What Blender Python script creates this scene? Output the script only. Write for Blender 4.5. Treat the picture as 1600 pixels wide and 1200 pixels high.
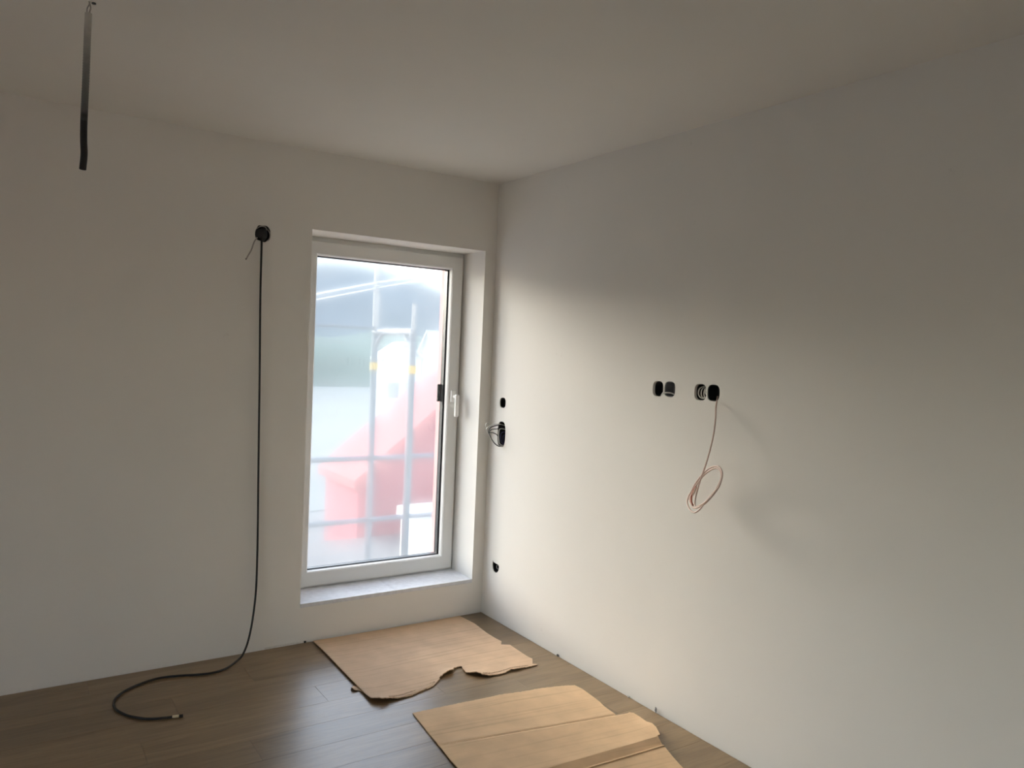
import bpy, bmesh, math, random
from mathutils import Vector, Matrix
from mathutils.geometry import delaunay_2d_cdt

for o in list(bpy.data.objects):
    bpy.data.objects.remove(o, do_unlink=True)
SC = bpy.context.scene
COL = SC.collection
RNG = random.Random(7)

# ------------------------------------------------------------------ camera
cam_data = bpy.data.cameras.new('camera')
cam = bpy.data.objects.new('camera', cam_data)
COL.objects.link(cam)
cam_data.sensor_fit = 'HORIZONTAL'
cam_data.sensor_width = 36.0
cam_data.lens = 36.0 * 1219.885 / 1600.0
cam_data.clip_start = 0.05
cam_data.clip_end = 2000
right = Vector((0.831366, -0.554062, 0.04296))
upv = Vector((-0.013415, 0.057273, 0.998268))
fwd = Vector((0.555563, 0.830503, -0.040182))
m = Matrix((right, upv, -fwd)).transposed().to_4x4()
m.translation = Vector((-2.42631, -3.84881, 1.53434))
cam.matrix_world = m
SC.camera = cam

# ------------------------------------------------------------------ world and sun
SUN_DIR = Vector((0.31, -0.92, -0.29)).normalized()      # the way the light travels
SUN_ELEV = math.asin(-SUN_DIR.z)
SUN_AZ = math.atan2(-SUN_DIR.x, -SUN_DIR.y)                  # measured from +Y towards +X
world = bpy.data.worlds.new('world')
SC.world = world
world.use_nodes = True
wn = world.node_tree.nodes
wl = world.node_tree.links
wn.clear()
sky = wn.new('ShaderNodeTexSky')
sky.sky_type = 'NISHITA'
sky.sun_disc = False
sky.sun_elevation = SUN_ELEV
sky.sun_rotation = SUN_AZ
sky.air_density = 1.0
sky.dust_density = 1.4
sky.ozone_density = 1.5
bg = wn.new('ShaderNodeBackground')
bg.inputs['Strength'].default_value = 0.85
wo = wn.new('ShaderNodeOutputWorld')
haze = wn.new('ShaderNodeHueSaturation')          # thin high haze: a paler sky all round
haze.inputs['Saturation'].default_value = 0.62
wl.new(sky.outputs['Color'], haze.inputs['Color'])
wl.new(haze.outputs['Color'], bg.inputs['Color'])
wl.new(bg.outputs['Background'], wo.inputs['Surface'])

sun_data = bpy.data.lights.new('sun', 'SUN')
sun_data.energy = 2.9
sun_data.angle = math.radians(20)
sun_data.color = (1.0, 0.925, 0.81)
sun = bpy.data.objects.new('sun', sun_data)
COL.objects.link(sun)
sun.rotation_euler = SUN_DIR.to_track_quat('-Z', 'Y').to_euler()
sun.location = (-6, 12, 6)

SC.view_settings.view_transform = 'Standard'
SC.view_settings.look = 'None'
SC.view_settings.gamma = 1.0
SC.view_settings.use_curve_mapping = False
SC.view_settings.exposure = 0.26
SC.cycles.use_denoising = True
SC.cycles.max_bounces = 10
SC.cycles.diffuse_bounces = 6
SC.cycles.glossy_bounces = 4
SC.cycles.transmission_bounces = 6
SC.cycles.transparent_max_bounces = 12
SC.cycles.sample_clamp_indirect = 6.0

# ------------------------------------------------------------------ helpers: tags
def tag(o, label, cat, group=None):
    o['label'] = label
    o['category'] = cat
    if group:
        o['group'] = group
    return o

def struct(o, label=None, cat=None):
    o['kind'] = 'structure'
    if label:
        o['label'] = label
    if cat:
        o['category'] = cat
    return o

def empty(name, loc=(0, 0, 0)):
    o = bpy.data.objects.new(name, None)
    o.empty_display_size = 0.05
    COL.objects.link(o)
    o.location = loc
    return o

def link_mesh(name, me, mat, parent=None, smooth=False):
    o = bpy.data.objects.new(name, me)
    COL.objects.link(o)
    if mat is not None and not me.materials:
        me.materials.append(mat)
    if parent is not None:
        o.parent = parent
        if parent.type == 'EMPTY' or True:
            o.matrix_parent_inverse = Matrix.Translation(-world_loc(parent))
    if smooth:
        for p in me.polygons:
            p.use_smooth = True
    return o

def world_loc(o):
    v = Vector(o.location)
    p = o.parent
    while p is not None:
        # parents are only ever translated, and the inverse undoes it
        return v
    return v

def obj(name, verts, faces, mat, parent=None, smooth=False):
    me = bpy.data.meshes.new(name)
    me.from_pydata([tuple(v) for v in verts], [], faces)
    me.update()
    return link_mesh(name, me, mat, parent, smooth)

def bm_obj(name, bm, mat, parent=None, smooth=False):
    me = bpy.data.meshes.new(name)
    bmesh.ops.recalc_face_normals(bm, faces=bm.faces[:])
    bm.to_mesh(me)
    bm.free()
    return link_mesh(name, me, mat, parent, smooth)

# ------------------------------------------------------------------ helpers: shapes
def add_box(bm, x0, x1, y0, y1, z0, z1, bevel=0.0, seg=2):
    r = bmesh.ops.create_cube(bm, size=1.0)
    vs = r['verts']
    for v in vs:
        v.co = Vector(((x0 + x1) / 2 + v.co.x * (x1 - x0), (y0 + y1) / 2 + v.co.y * (y1 - y0), (z0 + z1) / 2 + v.co.z * (z1 - z0)))
    if bevel > 0:
        es = list({e for v in vs for e in v.link_edges})
        bmesh.ops.bevel(bm, geom=es, offset=bevel, segments=seg, affect='EDGES', profile=0.5)

def box(name, x0, x1, y0, y1, z0, z1, mat, parent=None, bevel=0.0):
    bm = bmesh.new()
    add_box(bm, x0, x1, y0, y1, z0, z1, bevel)
    return bm_obj(name, bm, mat, parent)

def catmull(pts, n=8):
    P = [Vector(p) for p in pts]
    if len(P) < 3:
        return P
    out = []
    for i in range(len(P) - 1):
        p0 = P[i - 1] if i > 0 else P[0] * 2 - P[1]
        p1, p2 = P[i], P[i + 1]
        p3 = P[i + 2] if i + 2 < len(P) else P[-1] * 2 - P[-2]
        for k in range(n):
            t = k / n
            out.append(0.5 * ((2 * p1) + (p2 - p0) * t + (2 * p0 - 5 * p1 + 4 * p2 - p3) * t * t + (3 * p1 - p0 - 3 * p2 + p3) * t ** 3))
    out.append(P[-1])
    return out

def tube_data(path, rad, sides=10, cap=True):
    P = [Vector(p) for p in path]
    verts, faces = [], []
    tan = [(P[min(i + 1, len(P) - 1)] - P[max(i - 1, 0)]).normalized() for i in range(len(P))]
    ref = Vector((0, 0, 1)) if abs(tan[0].z) < 0.9 else Vector((1, 0, 0))
    n = (ref - tan[0] * ref.dot(tan[0])).normalized()
    for i, p in enumerate(P):
        n = (n - tan[i] * n.dot(tan[i])).normalized()
        b = tan[i].cross(n)
        r = rad(i / (len(P) - 1)) if callable(rad) else rad
        for k in range(sides):
            a = 2 * math.pi * k / sides
            verts.append(p + n * (r * math.cos(a)) + b * (r * math.sin(a)))
    for i in range(len(P) - 1):
        for k in range(sides):
            k2 = (k + 1) % sides
            faces.append((i * sides + k, i * sides + k2, (i + 1) * sides + k2, (i + 1) * sides + k))
    if cap:
        faces.append(tuple(reversed(range(sides))))
        faces.append(tuple((len(P) - 1) * sides + k for k in range(sides)))
    return verts, faces

def tube(name, pts, rad, mat, parent=None, sides=10, n=8, cap=True):
    path = catmull(pts, n) if n > 1 else pts
    v, f = tube_data(path, rad, sides, cap)
    return obj(name, v, f, mat, parent, smooth=True)

def rod(name, a, b, rad, mat, parent=None, sides=14):
    v, f = tube_data([a, b], rad, sides)
    return obj(name, v, f, mat, parent, smooth=False)

def inside(pt, poly):
    x, y = pt
    c = False
    j = len(poly) - 1
    for i in range(len(poly)):
        xi, yi = poly[i]
        xj, yj = poly[j]
        if (yi > y) != (yj > y) and x < (xj - xi) * (y - yi) / (yj - yi) + xi:
            c = not c
        j = i
    return c

def triangulate(outer, holes=(), extra=()):
    vs, es = [], []
    for loop in [outer] + list(holes):
        b = len(vs)
        vs += [Vector(p) for p in loop]
        es += [(b + i, b + (i + 1) % len(loop)) for i in range(len(loop))]
    vs += [Vector(p) for p in extra]
    V, E_, F, *_ = delaunay_2d_cdt(vs, es, [], 0, 1e-6)
    tris = []
    for f in F:
        c = ((V[f[0]].x + V[f[1]].x + V[f[2]].x) / 3, (V[f[0]].y + V[f[1]].y + V[f[2]].y) / 3)
        if inside(c, outer) and not any(inside(c, h) for h in holes):
            tris.append(tuple(f))
    return [(v.x, v.y) for v in V], tris

def rounded(cu, cv, a, b, n=3.0, k=28):
    out = []
    for i in range(k):
        t = 2 * math.pi * i / k
        c, s = math.cos(t), math.sin(t)
        out.append((cu + a * math.copysign(abs(c) ** (2 / n), c), cv + b * math.copysign(abs(s) ** (2 / n), s)))
    return out

def wall_plate(name, outer, through, blind, thick, to3, mat):
    """outer: polygon in wall (u, v); through: openings cut right through; blind: [(polygon, depth)]."""
    holes = list(through) + [h for h, d in blind]
    V, T = triangulate(outer, holes)
    verts = [to3(u, v, 0) for u, v in V]
    faces = list(T)
    V2, T2 = triangulate(outer, list(through))
    b = len(verts)
    verts += [to3(u, v, thick) for u, v in V2]
    faces += [tuple(b + i for i in t) for t in T2]
    def ring(loop, d0, d1, capped):
        b = len(verts)
        k = len(loop)
        verts.extend(to3(u, v, d0) for u, v in loop)
        verts.extend(to3(u, v, d1) for u, v in loop)
        for i in range(k):
            j = (i + 1) % k
            faces.append((b + i, b + j, b + k + j, b + k + i))
        if capped:
            faces.append(tuple(b + k + i for i in range(k)))
    ring(outer, 0, thick, False)
    for h in through:
        ring(h, 0, thick, False)
    for h, d in blind:
        ring(h, 0, d, True)
    bm = bmesh.new()
    bv = [bm.verts.new(v) for v in verts]
    for f in faces:
        try:
            bm.faces.new([bv[i] for i in f])
        except ValueError:
            pass
    bmesh.ops.remove_doubles(bm, verts=bm.verts[:], dist=1e-5)
    return bm_obj(name, bm, mat)

# ------------------------------------------------------------------ helpers: materials
def new_mat(name):
    mt = bpy.data.materials.new(name)
    mt.use_nodes = True
    nt = mt.node_tree
    return mt, nt.nodes, nt.links, nt.nodes['Principled BSDF']

def simple(name, col, rough=0.5, metal=0.0, noise=0.0, scale=20.0, bump=0.0, spec=0.5):
    mt, n, l, p = new_mat(name)
    p.inputs['Roughness'].default_value = rough
    p.inputs['Metallic'].default_value = metal
    p.inputs['Specular IOR Level'].default_value = spec
    p.inputs['Base Color'].default_value = (*col, 1)
    if noise > 0 or bump > 0:
        tc = n.new('ShaderNodeTexCoord')
        nz = n.new('ShaderNodeTexNoise')
        nz.inputs['Scale'].default_value = scale
        nz.inputs['Detail'].default_value = 5
        l.new(tc.outputs['Object'], nz.inputs['Vector'])
        if noise > 0:
            rp = n.new('ShaderNodeValToRGB')
            rp.color_ramp.elements[0].position = 0.3
            rp.color_ramp.elements[1].position = 0.7
            rp.color_ramp.elements[0].color = (*[c * (1 - noise) for c in col], 1)
            rp.color_ramp.elements[1].color = (*[min(1, c * (1 + noise)) for c in col], 1)
            l.new(nz.outputs['Fac'], rp.inputs['Fac'])
            l.new(rp.outputs['Color'], p.inputs['Base Color'])
        if bump > 0:
            bp = n.new('ShaderNodeBump')
            bp.inputs['Strength'].default_value = bump
            bp.inputs['Distance'].default_value = 0.002
            l.new(nz.outputs['Fac'], bp.inputs['Height'])
            l.new(bp.outputs['Normal'], p.inputs['Normal'])
    return mt

def wall_paint(name, col):
    """matt white emulsion: fine roller texture, faint scuffs and building dust smears"""
    mt, n, l, p = new_mat(name)
    p.inputs['Roughness'].default_value = 0.85
    p.inputs['Specular IOR Level'].default_value = 0.25
    tc = n.new('ShaderNodeTexCoord')
    nz = n.new('ShaderNodeTexNoise')
    nz.inputs['Scale'].default_value = 260
    nz.inputs['Detail'].default_value = 4
    l.new(tc.outputs['Object'], nz.inputs['Vector'])
    nb = n.new('ShaderNodeTexNoise')
    nb.inputs['Scale'].default_value = 1.6
    nb.inputs['Detail'].default_value = 3
    l.new(tc.outputs['Object'], nb.inputs['Vector'])
    rp = n.new('ShaderNodeValToRGB')
    rp.color_ramp.elements[0].position = 0.3
    rp.color_ramp.elements[1].position = 0.7
    rp.color_ramp.elements[0].color = (*[c * 0.97 for c in col], 1)
    rp.color_ramp.elements[1].color = (*col, 1)
    l.new(nb.outputs['Fac'], rp.inputs['Fac'])
    # scuffs: sparse smudges, thresholded noise
    ns = n.new('ShaderNodeTexNoise')
    ns.inputs['Scale'].default_value = 5.5
    ns.inputs['Detail'].default_value = 9
    ns.inputs['Roughness'].default_value = 0.72
    l.new(tc.outputs['Object'], ns.inputs['Vector'])
    rs = n.new('ShaderNodeValToRGB')
    rs.color_ramp.elements[0].position = 0.66
    rs.color_ramp.elements[1].position = 0.80
    rs.color_ramp.elements[0].color = (0, 0, 0, 1)
    rs.color_ramp.elements[1].color = (0.35, 0.35, 0.35, 1)
    l.new(ns.outputs['Fac'], rs.inputs['Fac'])
    mx = n.new('ShaderNodeMixRGB')
    mx.inputs['Color2'].default_value = (0.42, 0.39, 0.34, 1)
    l.new(rs.outputs['Color'], mx.inputs['Fac'])
    l.new(rp.outputs['Color'], mx.inputs['Color1'])
    l.new(mx.outputs['Color'], p.inputs['Base Color'])
    bp = n.new('ShaderNodeBump')
    bp.inputs['Strength'].default_value = 0.10
    bp.inputs['Distance'].default_value = 0.001
    l.new(nz.outputs['Fac'], bp.inputs['Height'])
    l.new(bp.outputs['Normal'], p.inputs['Normal'])
    return mt

def plank_mat():
    mt, n, l, p = new_mat('oak_plank')
    p.inputs['Specular IOR Level'].default_value = 0.8
    tc = n.new('ShaderNodeTexCoord')
    oi = n.new('ShaderNodeObjectInfo')
    off = n.new('ShaderNodeVectorMath')
    off.operation = 'SCALE'
    cmb = n.new('ShaderNodeCombineXYZ')
    l.new(oi.outputs['Random'], cmb.inputs['X'])
    l.new(oi.outputs['Random'], cmb.inputs['Y'])
    l.new(oi.outputs['Random'], cmb.inputs['Z'])
    l.new(cmb.outputs['Vector'], off.inputs[0])
    off.inputs['Scale'].default_value = 37.0
    ad = n.new('ShaderNodeVectorMath')
    ad.operation = 'ADD'
    l.new(tc.outputs['Object'], ad.inputs[0])
    l.new(off.outputs['Vector'], ad.inputs[1])
    def stretched(sx, sy, scale, detail, rough=0.6, dist=0.0):
        mp = n.new('ShaderNodeMapping')
        mp.inputs['Scale'].default_value = (sx, sy, 1)
        l.new(ad.outputs['Vector'], mp.inputs['Vector'])
        t = n.new('ShaderNodeTexNoise')
        t.inputs['Scale'].default_value = scale
        t.inputs['Detail'].default_value = detail
        t.inputs['Roughness'].default_value = rough
        t.inputs['Distortion'].default_value = dist
        l.new(mp.outputs['Vector'], t.inputs['Vector'])
        return t
    broad = stretched(1.5, 11, 1.0, 6, 0.68, 0.8)
    fine = stretched(5, 130, 1.0, 6, 0.7)
    rp = n.new('ShaderNodeValToRGB')
    e = rp.color_ramp.elements
    e[0].position = 0.30
    e[0].color = (0.165, 0.105, 0.049, 1)
    e[1].position = 0.72
    e[1].color = (0.305, 0.210, 0.112, 1)
    l.new(broad.outputs['Fac'], rp.inputs['Fac'])
    rf = n.new('ShaderNodeValToRGB')
    rf.color_ramp.elements[0].position = 0.34
    rf.color_ramp.elements[1].position = 0.6
    rf.color_ramp.elements[0].color = (0.74, 0.72, 0.70, 1)
    rf.color_ramp.elements[1].color = (1, 1, 1, 1)
    l.new(fine.outputs['Fac'], rf.inputs['Fac'])
    mu = n.new('ShaderNodeMixRGB')
    mu.blend_type = 'MULTIPLY'
    mu.inputs['Fac'].default_value = 1.0
    l.new(rp.outputs['Color'], mu.inputs['Color1'])
    l.new(rf.outputs['Color'], mu.inputs['Color2'])
    hsv = n.new('ShaderNodeHueSaturation')
    mr = n.new('ShaderNodeMapRange')
    mr.inputs['To Min'].default_value = 0.88
    mr.inputs['To Max'].default_value = 1.14
    l.new(oi.outputs['Random'], mr.inputs['Value'])
    l.new(mr.outputs['Result'], hsv.inputs['Value'])
    l.new(mu.outputs['Color'], hsv.inputs['Color'])
    l.new(hsv.outputs['Color'], p.inputs['Base Color'])
    rr = n.new('ShaderNodeMapRange')
    rr.inputs['To Min'].default_value = 0.22
    rr.inputs['To Max'].default_value = 0.46
    l.new(fine.outputs['Fac'], rr.inputs['Value'])
    l.new(rr.outputs['Result'], p.inputs['Roughness'])
    bp = n.new('ShaderNodeBump')
    bp.inputs['Strength'].default_value = 0.25
    bp.inputs['Distance'].default_value = 0.0006
    l.new(fine.outputs['Fac'], bp.inputs['Height'])
    l.new(bp.outputs['Normal'], p.inputs['Normal'])
    return mt

def cardboard_mat(name, col, flute_axis):
    mt, n, l, p = new_mat(name)
    p.inputs['Roughness'].default_value = 0.75
    p.inputs['Specular IOR Level'].default_value = 0.3
    tc = n.new('ShaderNodeTexCoord')
    nz = n.new('ShaderNodeTexNoise')
    nz.inputs['Scale'].default_value = 9
    nz.inputs['Detail'].default_value = 6
    l.new(tc.outputs['Object'], nz.inputs['Vector'])
    mp = n.new('ShaderNodeMapping')
    mp.inputs['Rotation'].default_value = (0, 0, flute_axis)
    l.new(tc.outputs['Object'], mp.inputs['Vector'])
    mp2 = n.new('ShaderNodeMapping')
    mp2.inputs['Scale'].default_value = (1.2, 60, 1)
    l.new(mp.outputs['Vector'], mp2.inputs['Vector'])
    st = n.new('ShaderNodeTexNoise')
    st.inputs['Scale'].default_value = 1.0
    st.inputs['Detail'].default_value = 4
    l.new(mp2.outputs['Vector'], st.inputs['Vector'])
    rp = n.new('ShaderNodeValToRGB')
    rp.color_ramp.elements[0].position = 0.3
    rp.color_ramp.elements[1].position = 0.7
    rp.color_ramp.elements[0].color = (*[c * 0.90 for c in col], 1)
    rp.color_ramp.elements[1].color = (*[c * 1.06 for c in col], 1)
    l.new(nz.outputs['Fac'], rp.inputs['Fac'])
    rs = n.new('ShaderNodeValToRGB')
    rs.color_ramp.elements[0].position = 0.30
    rs.color_ramp.elements[1].position = 0.48
    rs.color_ramp.elements[0].color = (0.86, 0.84, 0.82, 1)
    rs.color_ramp.elements[1].color = (1, 1, 1, 1)
    l.new(st.outputs['Fac'], rs.inputs['Fac'])
    mu = n.new('ShaderNodeMixRGB')
    mu.blend_type = 'MULTIPLY'
    mu.inputs['Fac'].default_value = 1
    l.new(rp.outputs['Color'], mu.inputs['Color1'])
    l.new(rs.outputs['Color'], mu.inputs['Color2'])
    l.new(mu.outputs['Color'], p.inputs['Base Color'])
    wv = n.new('ShaderNodeTexWave')
    wv.bands_direction = 'Y'
    wv.inputs['Scale'].default_value = 45
    wv.inputs['Distortion'].default_value = 0.6
    l.new(mp.outputs['Vector'], wv.inputs['Vector'])
    bp = n.new('ShaderNodeBump')
    bp.inputs['Strength'].default_value = 0.18
    bp.inputs['Distance'].default_value = 0.0006
    l.new(wv.outputs['Fac'], bp.inputs['Height'])
    l.new(bp.outputs['Normal'], p.inputs['Normal'])
    return mt

def film_mat():
    """glass under a milky protective film: part clear, part blurring, part scattering"""
    mt, n, l, p = new_mat('milky_film')
    n.remove(p)
    out = [x for x in n if x.type == 'OUTPUT_MATERIAL'][0]
    tr = n.new('ShaderNodeBsdfTransparent')
    tr.inputs['Color'].default_value = (0.97, 0.985, 1.0, 1)
    rf = n.new('ShaderNodeBsdfRefraction')
    rf.inputs['IOR'].default_value = 1.03
    rf.inputs['Roughness'].default_value = 0.75
    rf.inputs['Color'].default_value = (0.96, 0.98, 1.0, 1)
    tl = n.new('ShaderNodeBsdfTranslucent')
    tl.inputs['Color'].default_value = (0.86, 0.93, 1.0, 1)
    m1 = n.new('ShaderNodeMixShader')
    m1.inputs['Fac'].default_value = FILM_BLUR
    l.new(tr.outputs['BSDF'], m1.inputs[1])
    l.new(rf.outputs['BSDF'], m1.inputs[2])
    # uneven milkiness, like moisture under the film
    tc = n.new('ShaderNodeTexCoord')
    nz = n.new('ShaderNodeTexNoise')
    nz.inputs['Scale'].default_value = 2.2
    nz.inputs['Detail'].default_value = 3
    l.new(tc.outputs['Object'], nz.inputs['Vector'])
    mr = n.new('ShaderNodeMapRange')
    mr.inputs['From Min'].default_value = 0.3
    mr.inputs['From Max'].default_value = 0.7
    mr.inputs['To Min'].default_value = FILM_MILK * 0.85
    mr.inputs['To Max'].default_value = FILM_MILK * 1.15
    l.new(nz.outputs['Fac'], mr.inputs['Value'])
    m2 = n.new('ShaderNodeMixShader')
    l.new(mr.outputs['Result'], m2.inputs['Fac'])
    l.new(m1.outputs['Shader'], m2.inputs[1])
    l.new(tl.outputs['BSDF'], m2.inputs[2])
    l.new(m2.outputs['Shader'], out.inputs['Surface'])
    return mt

def clear_glass_mat():
    mt, n, l, p = new_mat('clear_glass')
    n.remove(p)
    out = [x for x in n if x.type == 'OUTPUT_MATERIAL'][0]
    tr = n.new('ShaderNodeBsdfTransparent')
    tr.inputs['Color'].default_value = (0.98, 0.99, 0.985, 1)
    gl = n.new('ShaderNodeBsdfGlossy')
    gl.inputs['Roughness'].default_value = 0.02
    m1 = n.new('ShaderNodeMixShader')
    m1.inputs['Fac'].default_value = 0.05
    l.new(tr.outputs['BSDF'], m1.inputs[1])
    l.new(gl.outputs['BSDF'], m1.inputs[2])
    l.new(m1.outputs['Shader'], out.inputs['Surface'])
    return mt

def conduit_mat():
    """black corrugated tube, its upper two thirds oversprayed with white ceiling paint"""
    mt, n, l, p = new_mat('painted_conduit')
    p.inputs['Roughness'].default_value = 0.5
    tc = n.new('ShaderNodeTexCoord')
    sp = n.new('ShaderNodeSeparateXYZ')
    l.new(tc.outputs['Object'], sp.inputs['Vector'])
    nz = n.new('ShaderNodeTexNoise')
    nz.inputs['Scale'].default_value = 60
    l.new(tc.outputs['Object'], nz.inputs['Vector'])
    ma = n.new('ShaderNodeMath')
    ma.operation = 'MULTIPLY_ADD'
    ma.inputs[1].default_value = 0.06
    l.new(nz.outputs['Fac'], ma.inputs[0])
    l.new(sp.outputs['Z'], ma.inputs[2])
    mr = n.new('ShaderNodeMapRange')
    mr.inputs['From Min'].default_value = 2.185
    mr.inputs['From Max'].default_value = 2.48
    l.new(ma.outputs['Value'], mr.inputs['Value'])
    rp = n.new('ShaderNodeValToRGB')
    e = rp.color_ramp.elements
    e[0].position = 0.0
    e[0].color = (0.012, 0.012, 0.012, 1)
    e[1].position = 1.0
    e[1].color = (0.55, 0.53, 0.49, 1)
    q = e.new(0.12)
    q.color = (0.10, 0.10, 0.10, 1)
    q = e.new(0.55)
    q.color = (0.22, 0.22, 0.21, 1)
    l.new(mr.outputs['Result'], rp.inputs['Fac'])
    l.new(rp.outputs['Color'], p.inputs['Base Color'])
    return mt

FILM_BLUR = 0.62
FILM_MILK = 0.105
M = {}
M['wall'] = wall_paint('white_wall_paint', (0.86, 0.842, 0.802))
M['ceiling'] = wall_paint('white_ceiling_paint', (0.86, 0.845, 0.805))
M['subfloor'] = simple('grey_screed', (0.06, 0.055, 0.05), 0.9, noise=0.1)
M['plank'] = plank_mat()
M['pvc'] = simple('white_window_plastic', (0.80, 0.80, 0.78), 0.35, noise=0.01, scale=4)
M['handle'] = simple('white_handle_plastic', (0.88, 0.87, 0.84), 0.3, noise=0.01, scale=8)
M['gasket'] = simple('black_rubber', (0.018, 0.020, 0.024), 0.5, noise=0.1)
M['spacer'] = simple('dark_spacer', (0.010, 0.013, 0.018), 0.4, noise=0.1)
M['film'] = film_mat()
M['glass'] = clear_glass_mat()
M['sill'] = simple('grey_sill_stone', (0.74, 0.76, 0.80), 0.45, noise=0.08, scale=35, bump=0.1)
M['insul'] = simple('pink_insulation', (0.50, 0.21, 0.20), 0.9, noise=0.05, scale=40)
M['zinc'] = simple('zinc_sheet', (0.55, 0.56, 0.58), 0.4, metal=0.8, noise=0.05)
M['boxblack'] = simple('black_box_plastic', (0.012, 0.012, 0.013), 0.5, noise=0.15)
M['boxgrey'] = simple('grey_box_plastic', (0.22, 0.225, 0.24), 0.5, noise=0.1)
M['cable'] = simple('black_cable', (0.010, 0.010, 0.010), 0.45, noise=0.15, scale=60)
M['tape'] = simple('cream_tape', (0.72, 0.62, 0.42), 0.6, noise=0.05)
M['wiregrey'] = simple('grey_wire', (0.42, 0.40, 0.38), 0.5, noise=0.06)
M['wirewhite'] = simple('white_wire', (0.70, 0.69, 0.66), 0.45, noise=0.04)
M['wireblue'] = simple('dark_blue_wire', (0.035, 0.035, 0.11), 0.45, noise=0.1)
M['wireblack'] = simple('black_wire', (0.02, 0.02, 0.022), 0.45, noise=0.1)
M['coil'] = simple('pinkish_cable_sheath', (0.62, 0.47, 0.41), 0.45, noise=0.10, scale=14)
M['coilred'] = simple('reddish_cable_sheath', (0.42, 0.14, 0.09), 0.45, noise=0.10, scale=14)
M['conduit'] = conduit_mat()
M['card1'] = cardboard_mat('brown_cardboard', (0.68, 0.485, 0.325), 0.0)
M['card2'] = cardboard_mat('tan_cardboard', (0.76, 0.53, 0.32), 0.12)
M['flute'] = simple('dark_flute_paper', (0.22, 0.14, 0.085), 0.9, noise=0.1, scale=60)
M['foam'] = simple('grey_foam_strip', (0.25, 0.25, 0.25), 0.9, noise=0.2, scale=90)
M['plaster'] = simple('plaster_crumb', (0.72, 0.70, 0.66), 0.9, noise=0.08, scale=90)

# ------------------------------------------------------------------ the room shell
RX, RY, RH = -4.8, -5.6, 2.5
WT = 0.48                                   # outer wall thickness
OX0, OX1, OZ0, OZ1 = -1.0945, -0.073, 0.185, 2.109   # window opening
SILL = 0.205
DROP = -0.012                               # walls reach below the plank surface

LBOX = rounded(-1.339, 2.058, 0.036, 0.040, 2.6)
lbox_hole = [(u + 0.002 * math.sin(7 * i), v + 0.002 * math.cos(5 * i)) for i, (u, v) in enumerate(LBOX)]
wf = wall_plate('wall_front', [(RX - 0.2, DROP), (0.15, DROP), (0.15, RH + 0.2), (RX - 0.2, RH + 0.2)],
                [[(OX0, OZ0), (OX1, OZ0), (OX1, OZ1), (OX0, OZ1)]], [(lbox_hole, 0.058)], WT,
                lambda u, v, d: (u, d, v), M['wall'])
struct(wf)

def squircle(y, z, a=0.0325, b=0.034):
    return rounded(y, z, a, b, 2.9)
R_HOLES = {
    'a1': squircle(-1.3695, 1.404), 'a2': squircle(-1.4405, 1.406),
    'b1': squircle(-1.6150, 1.405), 'b2': squircle(-1.6845, 1.4065),
    'c': rounded(-0.135, 1.247, 0.031, 0.030, 2.6),
    'd': rounded(-0.134, 1.067, 0.042, 0.073, 2.8),
    'e': [(-0.100, 0.333), (-0.112, 0.324), (-0.135, 0.322), (-0.160, 0.321), (-0.168, 0.312), (-0.167, 0.294),
          (-0.158, 0.279), (-0.140, 0.268), (-0.118, 0.270), (-0.104, 0.284), (-0.098, 0.306)],
}
wr = wall_plate('wall_right', [(RY - 0.2, DROP), (0.0, DROP), (0.0, RH + 0.2), (RY - 0.2, RH + 0.2)], [],
                [(h, 0.058) for h in R_HOLES.values()], 0.15, lambda u, v, d: (d, u, v), M['wall'])
struct(wr)
struct(box('wall_back', RX - 0.2, 0.15, RY - 0.2, RY, DROP, RH + 0.2, M['wall']))
W2Y = (-2.0, -3.2, -4.4)                    # middles of three unseen windows added in the left wall for ambient light
wl_ = wall_plate('wall_left', [(RY, DROP), (0.0, DROP), (0.0, RH + 0.2), (RY, RH + 0.2)],
                 [[(w - 0.5107, OZ0), (w + 0.5107, OZ0), (w + 0.5107, OZ1), (w - 0.5107, OZ1)] for w in W2Y], [], WT,
                 lambda u, v, d: (RX - d, u, v), M['wall'])
struct(wl_)
struct(box('ceiling', RX, 0.0, RY, 0.0, RH, RH + 0.2, M['ceiling']))
floor = struct(box('floor', RX - WT, 0.15, RY - 0.2, WT, -0.20, -0.012, M['subfloor']))

# planks: click-vinyl boards laid parallel to the window wall
PW, PL, GAP, PT = 0.1729, 1.22, 0.0005, 0.008
def plank_mesh(length):
    bm = bmesh.new()
    add_box(bm, 0, length - GAP, -(PW - GAP), 0, -PT, 0, 0.0004, 1)
    me = bpy.data.meshes.new('plank')
    bmesh.ops.recalc_face_normals(bm, faces=bm.faces[:])
    bm.to_mesh(me)
    bm.free()
    me.materials.append(M['plank'])
    return me
plank_cache = {}
rows = int((-RY) / PW)
for r in range(rows):
    y = -0.004 - r * PW
    x = RX + 0.004
    first = [0.30, 0.92, 0.55, 1.10, 0.42, 0.76][r % 6] + 0.02 * (r % 4)
    while x < -0.01:
        ln = first if x == RX + 0.004 else PL
        ln = round(min(ln, -0.004 - x), 3)
        if -0.004 - x - ln < 0.12:
            ln = round(-0.004 - x, 3)
        if ln not in plank_cache:
            plank_cache[ln] = plank_mesh(ln)
        o = bpy.data.objects.new('plank', plank_cache[ln])
        COL.objects.link(o)
        o.parent = floor
        o.location = (x, y, 0.0)
        x += ln

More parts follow.
